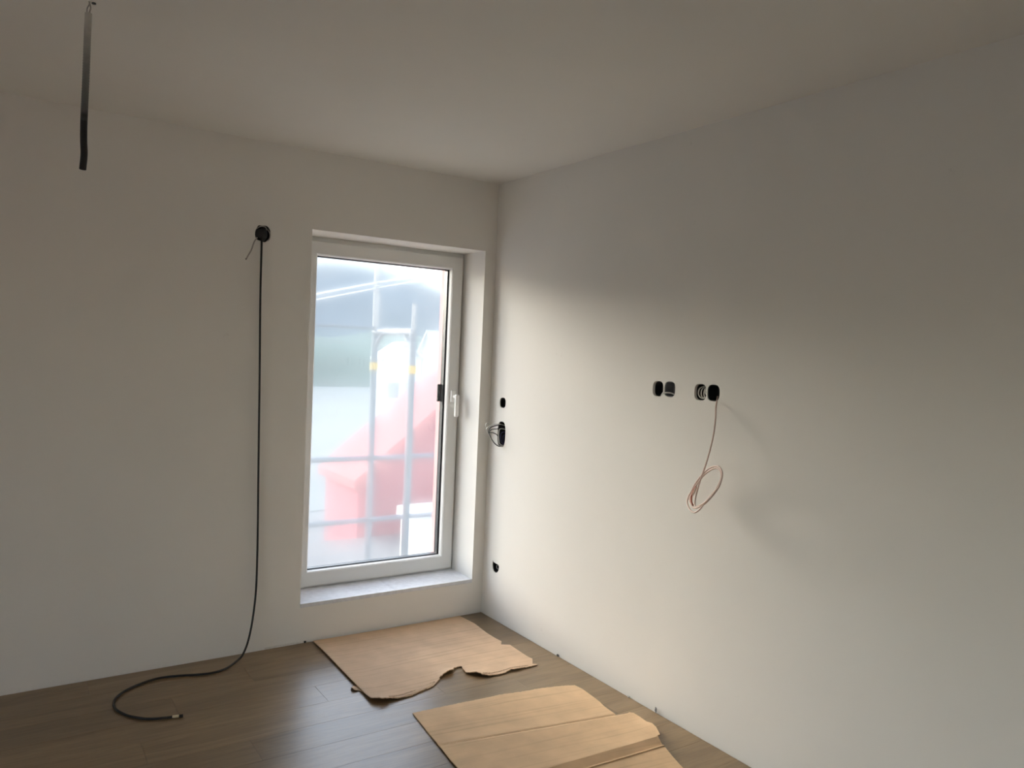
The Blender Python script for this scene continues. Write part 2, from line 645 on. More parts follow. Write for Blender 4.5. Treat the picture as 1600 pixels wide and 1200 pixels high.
# ------------------------------------------------------------------ the window
win = struct(empty('window_1', (-0.584, 0.25, SILL)), 'white plastic tall window with milky film over the glass', 'window')
def frame_ring(name, x0, x1, z0, z1, w_l, w_r, w_b, w_t, y0, y1, mat, parent, bevel=0.003):
    bm = bmesh.new()
    def poly(pts):
        vs = []
        for y in (y0, y1):
            vs.append([bm.verts.new((px, y, pz)) for px, pz in pts])
        k = len(pts)
        bm.faces.new(vs[0])
        bm.faces.new(list(reversed(vs[1])))
        for i in range(k):
            j = (i + 1) % k
            bm.faces.new((vs[0][i], vs[1][i], vs[1][j], vs[0][j]))
    ix0, ix1, iz0, iz1 = x0 + w_l, x1 - w_r, z0 + w_b, z1 - w_t
    O = [(x0, z0), (x1, z0), (x1, z1), (x0, z1)]
    I = [(ix0, iz0), (ix1, iz0), (ix1, iz1), (ix0, iz1)]
    ring = []
    vo0 = [bm.verts.new((a, y0, b)) for a, b in O]
    vi0 = [bm.verts.new((a, y0, b)) for a, b in I]
    vo1 = [bm.verts.new((a, y1, b)) for a, b in O]
    vi1 = [bm.verts.new((a, y1, b)) for a, b in I]
    for i in range(4):
        j = (i + 1) % 4
        bm.faces.new((vo0[i], vo0[j], vi0[j], vi0[i]))
        bm.faces.new((vo1[j], vo1[i], vi1[i], vi1[j]))
        bm.faces.new((vo0[j], vo0[i], vo1[i], vo1[j]))
        bm.faces.new((vi0[i], vi0[j], vi1[j], vi1[i]))
    bmesh.ops.recalc_face_normals(bm, faces=bm.faces[:])
    if bevel > 0:
        es = [e for e in bm.edges if abs(e.verts[0].co.y - y0) < 1e-6 and abs(e.verts[1].co.y - y0) < 1e-6
              and len(e.link_faces) == 2 and abs(e.link_faces[0].normal.dot(e.link_faces[1].normal)) < 0.5]
        bmesh.ops.bevel(bm, geom=es, offset=bevel, segments=3, affect='EDGES', profile=0.5)
    return bm_obj(name, bm, mat, parent)

SX0, SX1, SZ0, SZ1 = -1.053, -0.0885, 0.217, 2.0845        # sash outside
GX0, GX1, GZ0, GZ1 = -0.985, -0.156, 0.293, 2.016          # sash inside edge
frame_ring('outer_frame', OX0, OX1, SILL - 0.004, OZ1, 0.07, 0.05, 0.05, 0.05, 0.245, 0.325, M['pvc'], win, 0.002)
frame_ring('sash', SX0, SX1, SZ0, SZ1, GX0 - SX0, SX1 - GX1, GZ0 - SZ0, SZ1 - GZ1, 0.225, 0.312, M['pvc'], win, 0.004)
# glazing bead: slopes from the sash edge back to the glass
bm = bmesh.new()
def loop4(x0, x1, z0, z1, y):
    return [bm.verts.new(c) for c in ((x0, y, z0), (x1, y, z0), (x1, y, z1), (x0, y, z1))]
la = loop4(GX0 - 0.002, GX1 + 0.002, GZ0 - 0.002, GZ1 + 0.002, 0.228)
lb = loop4(GX0 + 0.003, GX1 - 0.003, GZ0 + 0.003, GZ1 - 0.003, 0.232)
lc = loop4(GX0 + 0.007, GX1 - 0.007, GZ0 + 0.007, GZ1 - 0.007, 0.254)
ld = loop4(GX0 + 0.001, GX1 - 0.001, GZ0 + 0.001, GZ1 - 0.001, 0.258)
for p_, q_ in ((la, lb), (lb, lc), (lc, ld)):
    for i in range(4):
        j = (i + 1) % 4
        bm.faces.new((p_[i], p_[j], q_[j], q_[i]))
bm_obj('glazing_bead', bm, M['pvc'], win)
frame_ring('gasket', GX0 + 0.0005, GX1 - 0.0005, GZ0 + 0.0005, GZ1 - 0.0005, 0.0085, 0.0085, 0.0085, 0.0085, 0.2545, 0.2595, M['gasket'], win, 0)
frame_ring('glass_spacer', GX0 + 0.0005, GX1 - 0.0005, GZ0 + 0.0005, GZ1 - 0.0005, 0.010, 0.014, 0.011, 0.010, 0.2625, 0.2995, M['spacer'], win, 0)
def pane(name, y, mat):
    return obj(name, [(GX0, y, GZ0), (GX1, y, GZ0), (GX1, y, GZ1), (GX0, y, GZ1)], [(0, 1, 2, 3)], mat, win)
pane('glass_pane', 0.262, M['glass'])
fp = pane('film_covered_pane', 0.300, M['film'])
fp['label'] = 'outer pane under milky blurring film'
box('spacer_clip', -0.193, -0.168, 0.286, 0.297, 1.222, 1.326, M['spacer'], win, 0.001)
# handle
hb = box('handle_rosette', -0.1425, -0.111, 0.207, 0.2255, 1.222, 1.292, M['handle'], win, 0.004)
hd = empty('unused')
bpy.data.objects.remove(hd)
bm = bmesh.new()
add_box(bm, -0.134, -0.1185, 0.168, 0.214, 1.249, 1.266, 0.004)
add_box(bm, -0.139, -0.1145, 0.158, 0.178, 1.140, 1.272, 0.006)
hl = bm_obj('handle_lever', bm, M['handle'], win)
# exterior: insulation boards lining the reveal, metal outer sill
bd = box('reveal_board', -0.086, OX1, 0.325, WT + 0.02, OZ0, OZ1, M['insul'], win)
box('reveal_board', OX0, OX0 + 0.013, 0.325, WT + 0.02, OZ0, OZ1, M['insul'], win)
box('reveal_board', OX0 + 0.013, -0.086, 0.325, WT + 0.02, OZ1 - 0.013, OZ1, M['insul'], win)
box('outer_sill', OX0 + 0.013, -0.086, 0.325, WT + 0.05, OZ0, OZ0 + 0.012, M['zinc'], win)
# inner sill: two grey stone slabs with a joint
box('sill_slab', OX0 + 0.0005, -0.5625, -0.004, 0.246, OZ0, SILL, M['sill'], win, 0.0015)
box('sill_slab', -0.5615, OX1 - 0.0005, -0.004, 0.246, OZ0, SILL, M['sill'], win, 0.0015)
# droplets under the film
bm = bmesh.new()
for i in range(90):
    cx, cz = RNG.choice([(-0.93, 1.55), (-0.34, 1.60), (-0.28, 1.80), (-0.93, 1.50), (-0.6, 1.75)])
    c = Vector((cx + RNG.gauss(0, 0.03), 0.2985, cz + RNG.gauss(0, 0.035)))
    bmesh.ops.create_icosphere(bm, subdivisions=1, radius=RNG.uniform(0.0007, 0.0016), matrix=Matrix.Translation(c))
dr = bm_obj('water_droplets', bm, M['wirewhite'], win)
dr['kind'] = 'stuff'

# three windows added out of view for ambient light: the same unit turned by a quarter, clear glass
for k, wy in enumerate(W2Y):
    w2 = struct(empty('window_%d' % (k + 2), (RX - 0.25, wy, SILL)), 'unseen tall window added in the left wall for ambient light, ' + ('nearest to the corner', 'in the middle', 'farthest from the corner')[k], 'window')
    w2.rotation_euler = (0, 0, math.pi / 2)
    for ch in [c for c in bpy.data.objects if c.parent is win and not c.name.startswith(('water', 'film', 'spacer_clip'))]:
        c2_ = ch.copy()
        COL.objects.link(c2_)
        c2_.parent = w2
        c2_.matrix_parent_inverse = Matrix.Translation(-Vector((-0.58375, 0.25, SILL)))

# ------------------------------------------------------------------ flush wall boxes
def cup(name, loop, to3, depth, mat, parent, wall=0.0025, inset=0.004):
    """open box with a wall of its own, sitting a little behind the plaster"""
    cu = sum(p[0] for p in loop) / len(loop)
    cv = sum(p[1] for p in loop) / len(loop)
    def sc(k):
        out = []
        for u, v in loop:
            d = math.hypot(u - cu, v - cv)
            f = (d - k) / d
            out.append((cu + (u - cu) * f, cv + (v - cv) * f))
        return out
    a, b = sc(0.0006), sc(0.0006 + wall)
    k = len(loop)
    verts = [to3(u, v, depth) for u, v in a] + [to3(u, v, inset) for u, v in a] + [to3(u, v, inset) for u, v in b] + [to3(u, v, depth - wall) for u, v in b]
    faces = [tuple(range(k)), tuple(3 * k + i for i in range(k))]
    for s in range(3):
        for i in range(k):
            j = (i + 1) % k
            faces.append((s * k + i, s * k + j, (s + 1) * k + j, (s + 1) * k + i))
    return obj(name, verts, faces, mat, parent)
FR = lambda u, v, d: (u, d, v)
RT = lambda u, v, d: (d, u, v)

wb = tag(empty('wall_box', (-1.339, 0.0, 2.02)), 'round black flush box left of the window feeding the black cable', 'wall box')
cup('cup', lbox_hole, FR, 0.056, M['boxblack'], wb, inset=0.002)
# crumpled black sleeve bulging out of the box
bm = bmesh.new()
bmesh.ops.create_icosphere(bm, subdivisions=3, radius=1.0)
for v in bm.verts:
    n = 1 + 0.10 * math.sin(5 * v.co.x + 3 * v.co.z) * math.cos(4 * v.co.z)
    v.co = Vector((-1.343 + v.co.x * 0.031 * n, 0.012 + v.co.y * 0.030, 2.052 + v.co.z * 0.034 * n))
bm_obj('sleeve', bm, M['boxblack'], wb, True)
tube('sleeve_ring', [(-1.312, 0.02, 2.085), (-1.306, -0.004, 2.06), (-1.309, -0.008, 2.035), (-1.318, 0.01, 2.022)], 0.003, M['wiregrey'], wb, 8)
tube('sleeve_ring', [(-1.372, 0.01, 2.075), (-1.352, -0.012, 2.090), (-1.330, -0.010, 2.088), (-1.318, 0.01, 2.078)], 0.0022, M['wiregrey'], wb, 8)

ws = tag(empty('wire_stub', (-1.365, 0.0, 2.03)), 'short stiff grey wire poking out beside the black cable', 'wire')
tube('wire', [(-1.362, 0.02, 2.040), (-1.370, -0.008, 2.030), (-1.385, -0.02, 2.010), (-1.399, -0.03, 1.971), (-1.414, -0.036, 1.944), (-1.425, -0.04, 1.924)], 0.0034, M['wiregrey'], ws, 8)
tube('wire_tip', [(-1.4235, -0.0395, 1.9265), (-1.4265, -0.0405, 1.9215)], 0.0031, M['wireblack'], ws, 8, 1)

# right wall boxes
b1 = tag(empty('wall_box', (0, -1.405, 1.37)), 'twin flush box with grey wire looped inside, further from the coiled cable', 'wall box', 'twin flush boxes on the right wall')
cup('cup', R_HOLES['a1'], RT, 0.056, M['boxblack'], b1, inset=0.013)
cup('cup', R_HOLES['a2'], RT, 0.056, M['boxgrey'], b1)
tube('wire', [(0.045, -1.385, 1.376), (0.020, -1.375, 1.374), (0.004, -1.392, 1.380), (-0.002, -1.404, 1.388), (0.002, -1.418, 1.390), (0.008, -1.440, 1.390), (0.018, -1.458, 1.384), (0.040, -1.464, 1.381)], 0.0030, M['wirewhite'], b1, 8)
tube('wire', [(0.040, -1.466, 1.425), (0.015, -1.464, 1.415), (0.012, -1.466, 1.395), (0.03, -1.460, 1.38)], 0.0028, M['wiregrey'], b1, 8)

b2 = tag(empty('wall_box', (0, -1.65, 1.37)), 'twin flush box with white wire coils, the coiled cable hanging from it', 'wall box', 'twin flush boxes on the right wall')
cup('cup', R_HOLES['b1'], RT, 0.056, M['boxblack'], b2, inset=0.013)
cup('cup', R_HOLES['b2'], RT, 0.056, M['boxblack'], b2)
for k, dy in enumerate((0.0, -0.012, -0.024)):
    tube('wire', [(0.044, -1.602 + dy, 1.432), (0.014 + .003 * k, -1.599 + dy, 1.420), (0.008 + .003 * k, -1.598 + dy, 1.400), (0.010 + .003 * k, -1.606 + dy * 0.8, 1.384),
                  (0.016, -1.622 + dy * 0.4, 1.380 + 0.002 * k), (0.026, -1.636, 1.390)], 0.0026, M['wirewhite'], b2, 8)
tube('wire', [(0.044, -1.640, 1.432), (0.016, -1.634, 1.420), (0.012, -1.632, 1.404), (0.020, -1.640, 1.388)], 0.0026, M['wirewhite'], b2, 8)

b3 = tag(empty('wall_box', (0, -0.135, 1.217)), 'small single flush box above the loose wire loops in the corner', 'wall box')
cup('cup', R_HOLES['c'], RT, 0.056, M['boxblack'], b3)
tube('wire', [(0.048, -0.128, 1.262), (0.024, -0.134, 1.256), (0.020, -0.138, 1.236), (0.045, -0.140, 1.228)], 0.003, M['wireblack'], b3, 8)
b4 = tag(empty('wall_box', (0, -0.132, 0.995)), 'tall double flush box near the corner with wire loops hanging out', 'wall box')
cup('cup', R_HOLES['d'], RT, 0.056, M['boxblack'], b4)
b5 = tag(empty('wall_box', (0, -0.132, 0.268)), 'ragged flush box low on the wall near the floor corner', 'wall box')
cup('cup', R_HOLES['e'], RT, 0.056, M['boxblack'], b5)
tube('wire', [(0.048, -0.120, 0.315), (0.016, -0.124, 0.306), (0.016, -0.130, 0.288), (0.045, -0.128, 0.280)], 0.003, M['wiregrey'], b5, 8)

wb_ = tag(empty('wire_bundle', (0, -0.13, 1.0)), 'loops of thin dark and white wire hanging out of the tall corner box', 'wires')
loops = [
    ('wireblack', [(0.045, -0.122, 1.120), (0.005, -0.116, 1.118), (-0.045, -0.106, 1.108), (-0.068, -0.104, 1.085), (-0.064, -0.118, 1.055), (-0.048, -0.136, 1.020), (-0.022, -0.145, 1.000), (0.010, -0.148, 1.003), (0.045, -0.146, 1.012)]),
    ('wirewhite', [(0.045, -0.126, 1.110), (0.000, -0.120, 1.122), (-0.040, -0.110, 1.120), (-0.075, -0.098, 1.102), (-0.074, -0.106, 1.075), (-0.056, -0.126, 1.036), (-0.030, -0.140, 1.006), (0.004, -0.150, 1.000), (0.045, -0.150, 1.006)]),
    ('wirewhite', [(0.045, -0.134, 1.090), (0.000, -0.128, 1.098), (-0.012, -0.128, 1.085), (-0.016, -0.134, 1.050), (-0.014, -0.142, 1.015), (0.010, -0.148, 1.004), (0.045, -0.145, 1.01)]),
    ('wireblack', [(0.045, -0.118, 1.100), (-0.010, -0.112, 1.096), (-0.046, -0.104, 1.092), (-0.062, -0.104, 1.076), (-0.044, -0.116, 1.074), (-0.020, -0.126, 1.060), (-0.010, -0.136, 1.030), (0.02, -0.142, 1.010), (0.045, -0.142, 1.015)]),
    ('wireblue', [(0.045, -0.140, 1.080), (0.004, -0.136, 1.076), (-0.006, -0.138, 1.055), (-0.002, -0.146, 1.022), (0.02, -0.150, 1.008), (0.045, -0.15, 1.02)]),
    ('wireblue', [(0.045, -0.146, 1.065), (0.010, -0.144, 1.060), (0.006, -0.148, 1.040), (0.012, -0.150, 1.016), (0.045, -0.15, 1.015)]),
    ('wirewhite', [(-0.072, -0.100, 1.100), (-0.080, -0.092, 1.112), (-0.074, -0.088, 1.126), (-0.062, -0.092, 1.128)]),
]
for mt_, pts in loops:
    tube('wire', pts, 0.0026, M[mt_], wb_, 7)

# ------------------------------------------------------------------ long black cable
pc = tag(empty('black_cable', (-1.345, -0.015, 0.0)), 'long black cable hanging down the window wall and curling onto the floor', 'cable')
cable_pts = [(-1.345, 0.03, 2.045), (-1.347, -0.006, 2.035), (-1.348, -0.016, 1.994), (-1.348, -0.020, 1.793), (-1.344, -0.020, 1.560), (-1.339, -0.020, 1.329), (-1.335, -0.020, 1.09),
             (-1.331, -0.020, 0.859), (-1.3275, -0.022, 0.650), (-1.326, -0.023, 0.500), (-1.328, -0.027, 0.322), (-1.343, -0.04, 0.186), (-1.367, -0.06, 0.085),
             (-1.395, -0.08, 0.030)]
floor_pts = [(-1.424, -0.100), (-1.490, -0.158), (-1.552, -0.180), (-1.620, -0.172), (-1.696, -0.146), (-1.774, -0.132), (-1.842, -0.150), (-1.912, -0.192), (-1.956, -0.240),
             (-1.979, -0.296), (-1.982, -0.361), (-1.965, -0.415), (-1.937, -0.465), (-1.885, -0.516), (-1.830, -0.538), (-1.795, -0.546)]
cable_pts += [(x, y, 0.0060 if i else 0.012) for i, (x, y) in enumerate(floor_pts)]
tube('sheath', cable_pts, 0.0050, M['cable'], pc, 12)
tube('tape_band', [(-1.7965, -0.5455, 0.0065), (-1.772, -0.5525, 0.0065)], 0.0056, M['tape'], pc, 12, 1)
tube('tip', [(-1.7725, -0.5523, 0.0065), (-1.764, -0.5545, 0.0065), (-1.758, -0.556, 0.0065)], 0.0058, M['cable'], pc, 12, 1)

# ------------------------------------------------------------------ coiled cable on the right wall
cc = tag(empty('coiled_cable', (-0.1, -1.75, 0.95)), 'pinkish white cable hanging from the twin box in a loose coil', 'cable')
lead = [(0.040, -1.672, 1.392), (0.012, -1.696, 1.378), (-0.012, -1.714, 1.368), (-0.030, -1.728, 1.345), (-0.05, -1.747, 1.307), (-0.075, -1.763, 1.246), (-0.09, -1.762, 1.184), (-0.096, -1.753, 1.135)]
coil = [(-0.091, -1.735, 1.100), (-0.080, -1.712, 1.060), (-0.075, -1.697, 1.020), (-0.085, -1.697, 0.985), (-0.100, -1.709, 0.962), (-0.125, -1.739, 0.957), (-0.141, -1.767, 0.968), (-0.155, -1.803, 0.986), (-0.164, -1.835, 1.01),
        (-0.169, -1.860, 1.036), (-0.169, -1.876, 1.062), (-0.164, -1.883, 1.086), (-0.153, -1.880, 1.106), (-0.139, -1.867, 1.12), (-0.123, -1.847, 1.129), (-0.105, -1.82, 1.131), (-0.089, -1.789, 1.125),
        (-0.075, -1.756, 1.111), (-0.066, -1.724, 1.09), (-0.061, -1.696, 1.063), (-0.061, -1.676, 1.033), (-0.066, -1.667, 1.004), (-0.077, -1.662, 0.983), (-0.091, -1.673, 0.966), (-0.107, -1.698, 0.953), (-0.125, -1.731, 0.950),
        (-0.141, -1.767, 0.962), (-0.155, -1.813, 0.990), (-0.164, -1.845, 1.018), (-0.169, -1.870, 1.046), (-0.170, -1.887, 1.072), (-0.164, -1.891, 1.097), (-0.153, -1.885, 1.117), (-0.139, -1.869, 1.131), (-0.123, -1.845, 1.140),
        (-0.105, -1.815, 1.139), (-0.089, -1.782, 1.131), (-0.075, -1.746, 1.115), (-0.066, -1.714, 1.09), (-0.061, -1.685, 1.060), (-0.061, -1.664, 1.028), (-0.066, -1.655, 1.000), (-0.077, -1.652, 0.980), (-0.091, -1.660, 0.955),
        (-0.110, -1.695, 0.934), (-0.128, -1.735, 0.932), (-0.141, -1.772, 0.953), (-0.152, -1.803, 0.985), (-0.160, -1.835, 1.018), (-0.163, -1.86, 1.046)]
coil = [(x, y, 1.045 + (z - 1.045) * 0.93) for x, y, z in coil]
tube('sheath', lead + coil, 0.0033, M['coil'], cc, 9, 6)
tube('loose_end', [(-0.088, -1.700, 1.030), (-0.080, -1.680, 1.000), (-0.078, -1.664, 0.985), (-0.080, -1.655, 0.975)], 0.0035, M['coil'], cc, 9, 5)
tube('red_turn', [(-0.078, -1.690, 1.030), (-0.078, -1.676, 1.006), (-0.082, -1.672, 0.988), (-0.092, -1.682, 0.970), (-0.102, -1.700, 0.960)], 0.0048, M['coilred'], cc, 9, 5)

# ------------------------------------------------------------------ conduit hanging from the ceiling
cd = tag(empty('ceiling_conduit', (-2.204, -1.22, 2.5)), 'corrugated conduit hanging from the ceiling, its lower end black', 'conduit')
path = catmull([(-2.2032, -1.22, 2.466), (-2.205, -1.221, 2.40), (-2.2065, -1.222, 2.30), (-2.2085, -1.222, 2.20), (-2.2095, -1.222, 2.15), (-2.2090, -1.221, 2.10), (-2.2070, -1.219, 2.06), (-2.2100, -1.22, 2.015)], 26)
nring = len(path)
verts, faces = tube_data(path, lambda t: 0.0100 if int(round(t * (nring - 1))) % 2 else 0.0090, 16, False)
# inner wall so that the open lower end reads as a hole
iv, if_ = tube_data(list(reversed(path)), 0.0078, 16, False)
b_ = len(verts)
verts += iv
faces += [tuple(b_ + i for i in f) for f in if_]
k_ = 16
last = (nring - 1) * k_
v_end = [verts[last + i] for i in range(k_)]
for i in range(k_):
    a0 = last + i
    a1 = last + (i + 1) % k_
    j0 = min(range(k_), key=lambda q: (verts[b_ + q] - verts[a0]).length)
    j1 = min(range(k_), key=lambda q: (verts[b_ + q] - verts[a1]).length)
    faces.append((a0, a1, b_ + j1, b_ + j0))
obj('tube', verts, faces, M['conduit'], cd, True)
tube('wire', [(-2.2030, -1.222, 2.43), (-2.2010, -1.224, 2.468), (-2.1985, -1.222, 2.483), (-2.2050, -1.220, 2.51)], 0.0022, M['wiregrey'], cd, 7)
tube('wire', [(-2.2050, -1.219, 2.43), (-2.2070, -1.218, 2.468), (-2.2065, -1.219, 2.480), (-2.2020, -1.220, 2.492), (-2.1990, -1.220, 2.51)], 0.0018, M['wiregrey'], cd, 7)
v, f = tube_data([(-2.190, -1.218, 2.497), (-2.190, -1.218, 2.51)], 0.006, 12)
obj('ceiling_hole_disc', v, f, M['gasket'], cd)  # black disc drawn in place of the dark wire hole in the ceiling

# ------------------------------------------------------------------ cardboard
def sheet(name, outline, hfun, mat, parent, thick=0.0040, grid=0.028, ragged=(), extra=(), seed=1, jag=0.0022):
    rr = random.Random(seed)
    n = len(outline)
    pts = []
    for i in range(n):
        a, b = Vector(outline[i]), Vector(outline[(i + 1) % n])
        L = (b - a).length
        torn = any(s <= i < e for s, e in ragged)
        step = 0.006 if torn else 0.03
        m_ = max(1, int(L / step))
        nn = Vector((-(b - a).y, (b - a).x)) / max(L, 1e-6)
        for k in range(m_):
            p = a.lerp(b, k / m_)
            if torn and k:
                p = p + nn * rr.uniform(-jag, jag)
            pts.append((p.x, p.y))
    xs = [p[0] for p in pts]
    ys = [p[1] for p in pts]
    inner = []
    x = min(xs) + grid / 2
    while x < max(xs):
        y = min(ys) + grid / 2
        while y < max(ys):
            q = (x + rr.uniform(-.003, .003), y + rr.uniform(-.003, .003))
            if inside(q, pts) and min((q[0] - a) ** 2 + (q[1] - b) ** 2 for a, b in pts) > 0.007 ** 2:
                inner.append(q)
            y += grid
        x += grid
    inner += [q for q in extra if inside(q, pts)]
    V, T = triangulate(pts, (), inner)
    T = [t if ((V[t[1]][0] - V[t[0]][0]) * (V[t[2]][1] - V[t[0]][1]) - (V[t[1]][1] - V[t[0]][1]) * (V[t[2]][0] - V[t[0]][0])) > 0 else (t[0], t[2], t[1]) for t in T]
    k = len(V)
    verts = [(x, y, hfun(x, y) + thick) for x, y in V] + [(x, y, hfun(x, y)) for x, y in V]
    faces = list(T) + [(t[0] + k, t[2] + k, t[1] + k) for t in T]
    cnt = {}
    for t in T:
        for a, b in ((t[0], t[1]), (t[1], t[2]), (t[2], t[0])):
            cnt[(a, b)] = 1
    for (a, b) in cnt:
        if (b, a) not in cnt:
            faces.append((a, a + k, b + k, b))
    return obj(name, verts, faces, mat, parent)

S1 = [(-1.026, -0.016), (-1.031, -0.309), (-1.036, -0.563), (-1.039, -0.781), (-1.029, -0.795), (-0.998, -0.824), (-0.969, -0.819), (-0.919, -0.823), (-0.862, -0.820), (-0.829, -0.810), (-0.795, -0.798), (-0.761, -0.790), (-0.732, -0.779), (-0.697, -0.750), (-0.671, -0.733), (-0.662, -0.713), (-0.619, -0.699), (-0.574, -0.686), (-0.556, -0.655), (-0.534, -0.647), (-0.511, -0.649), (-0.514, -0.666), (-0.533, -0.724), (-0.514, -0.750), (-0.495, -0.769), (-0.483, -0.802), (-0.468, -0.800), (-0.455, -0.809), (-0.433, -0.807), (-0.397, -0.812), (-0.360, -0.811), (-0.320, -0.796), (-0.301, -0.806), (-0.233, -0.805), (-0.165, -0.803), (-0.183, -0.784), (-0.148, -0.734), (-0.152, -0.695), (-0.150, -0.629), (-0.146, -0.546), (-0.144, -0.525), (-0.184, -0.499), (-0.157, -0.463), (-0.163, -0.397), (-0.162, -0.317), (-0.154, -0.237), (-0.147, -0.170), (-0.154, -0.084), (-0.159, -0.020)]
def g(x, y, cx, cy, s):
    return math.exp(-((x - cx) ** 2 + (y - cy) ** 2) / (s * s))
def h1(x, y):
    h = 0.0012 + 0.0012 * (1 + math.sin(5 * x + 1) * math.cos(6 * y))
    h += 0.014 * g(x, y, -1.00, -0.825, 0.06) + 0.016 * g(x, y, -0.60, -0.70, 0.05) + 0.016 * g(x, y, -0.50, -0.78, 0.05) + 0.006 * g(x, y, -0.30, -0.81, 0.05)
    h += 0.007 * math.exp(-((x + 1.035) / 0.05) ** 2) * min(1, max(0, -y / 0.15))
    return h
c1 = tag(empty('cardboard_sheet', (-0.6, -0.4, 0)), 'torn flat cardboard sheet under the window with a ragged front edge', 'cardboard', 'cardboard sheets on the floor')
sheet('board', S1, h1, M['card1'], c1, ragged=((3, 34),), seed=3, jag=0.004)
sheet('torn_flap', [(-1.069, -0.626), (-1.048, -0.606), (-1.020, -0.612), (-1.015, -0.675), (-1.034, -0.676), (-1.045, -0.661), (-1.064, -0.655)], lambda x, y: 0.0005 + 0.010 * g(x, y, -1.066, -0.645, 0.02), M['card1'], c1, thick=0.002, grid=0.01, ragged=((0, 7),), seed=5, jag=0.001)
# peeled top ply along the torn edge
sheet('peeled_ply', [(-0.955, -0.816), (-0.90, -0.806), (-0.84, -0.792), (-0.79, -0.776), (-0.745, -0.756), (-0.715, -0.752), (-0.74, -0.775), (-0.79, -0.795), (-0.85, -0.810), (-0.91, -0.820)],
      lambda x, y: h1(x, y) + 0.0042, M['card1'], c1, thick=0.0012, grid=0.012, ragged=((0, 10),), seed=9, jag=0.003)

# exposed flutes along the torn front edge
bm = bmesh.new()
for (ax, ay), (bx_, by_), k in (((-0.965, -0.806), (-0.80, -0.782), 34), ((-0.80, -0.782), (-0.705, -0.742), 20), ((-0.47, -0.788), (-0.315, -0.785), 34), ((-0.315, -0.785), (-0.215, -0.794), 18)):
    for i in range(k):
        t = i / k
        fx, fy = ax + (bx_ - ax) * t, ay + (by_ - ay) * t + RNG.uniform(-0.002, 0.002)
        fz = h1(fx, fy) + 0.0038
        add_box(bm, fx, fx + 0.0022, fy - 0.005, fy + 0.003, fz, fz + 0.0009)
fl_ = bm_obj('exposed_flutes', bm, M['flute'], c1)
fl_['kind'] = 'stuff'

S2 = [(-0.933, -0.973), (-0.737, -0.986), (-0.625, -0.995), (-0.465, -1.021), (-0.324, -1.030), (-0.234, -1.051), (-0.153, -1.079), (-0.146, -1.129), (-0.155, -1.223), (-0.161, -1.270), (-0.173, -1.316), (-0.185, -1.399), (-0.190, -1.412), (-0.144, -1.418), (-0.118, -1.415), (-0.109, -1.433), (-0.109, -1.474), (-0.122, -1.526), (-0.122, -1.560), (-0.135, -1.596), (-0.163, -1.647), (-0.177, -1.647), (-0.196, -1.699), (-0.203, -1.718), (-0.226, -1.780), (-0.244, -1.835), (-0.285, -1.98), (-0.330, -2.10), (-1.060, -2.06), (-0.984, -1.423)]
def ycrease(x):
    return -1.683 + (x + 0.546) * (-0.016 / 0.35)
def yfold(x):
    return -1.289 + (x + 0.867) * (-0.118 / 0.679)
def h2(x, y):
    s = y - ycrease(x)
    h = 0.0012 + 0.0008 * (1 + math.sin(4 * x) * math.cos(5 * y + 1))
    if s > 0.048:
        h += 0.0165 * math.exp(-((s - 0.048) / 0.13) ** 1.2)
    elif s > 0:
        h += 0.0005 + 0.016 * s / 0.048
    else:
        h += 0.0012 + 0.006 * min(1, -s / 0.012) * math.exp(s / 0.2)
    f = y - yfold(x)
    h += 0.0035 * math.exp(-(f / 0.05) ** 2) - 0.0030 * math.exp(-(f / 0.006) ** 2)
    h += 0.010 * g(x, y, -0.12, -1.58, 0.06) + 0.006 * g(x, y, -0.50, -1.01, 0.08)
    return max(h, 0.0004)
ex = []
for i in range(60):
    x = -1.03 + i * 0.0155
    yc = ycrease(x)
    for s in (-0.014, -0.004, 0.0, 0.003, 0.044, 0.048, 0.052, 0.062):
        ex.append((x, yc + s))
    for s in (-0.012, -0.005, 0.0, 0.005, 0.012):
        ex.append((x, yfold(x) + s))
c2 = tag(empty('cardboard_sheet', (-0.6, -1.5, 0)), 'tan unfolded cardboard box blank with creases, nearest the camera', 'cardboard', 'cardboard sheets on the floor')
sheet('board', S2, h2, M['card2'], c2, ragged=((0, 6), (12, 14)), extra=ex, seed=4, jag=0.0018, grid=0.03)

# the doubled edge lying in the crease
vv, ff = [], []
for i in range(25):
    x = -0.86 + i * (0.86 - 0.200) / 24
    yc = ycrease(x)
    for dy, dz in ((-0.003, 0.0), (-0.003, 0.0075), (-0.010, 0.0085), (-0.011, 0.0)):
        vv.append((x, yc + dy, h2(x, yc - 0.012) + dz * 0.9))
    if i:
        for k in range(4):
            a, b = (i - 1) * 4 + k, (i - 1) * 4 + (k + 1) % 4
            ff.append((a, b, b + 4, a + 4))
ff += [(3, 2, 1, 0), (96, 97, 98, 99)]
obj('folded_edge', vv, ff, M['card2'], c2)

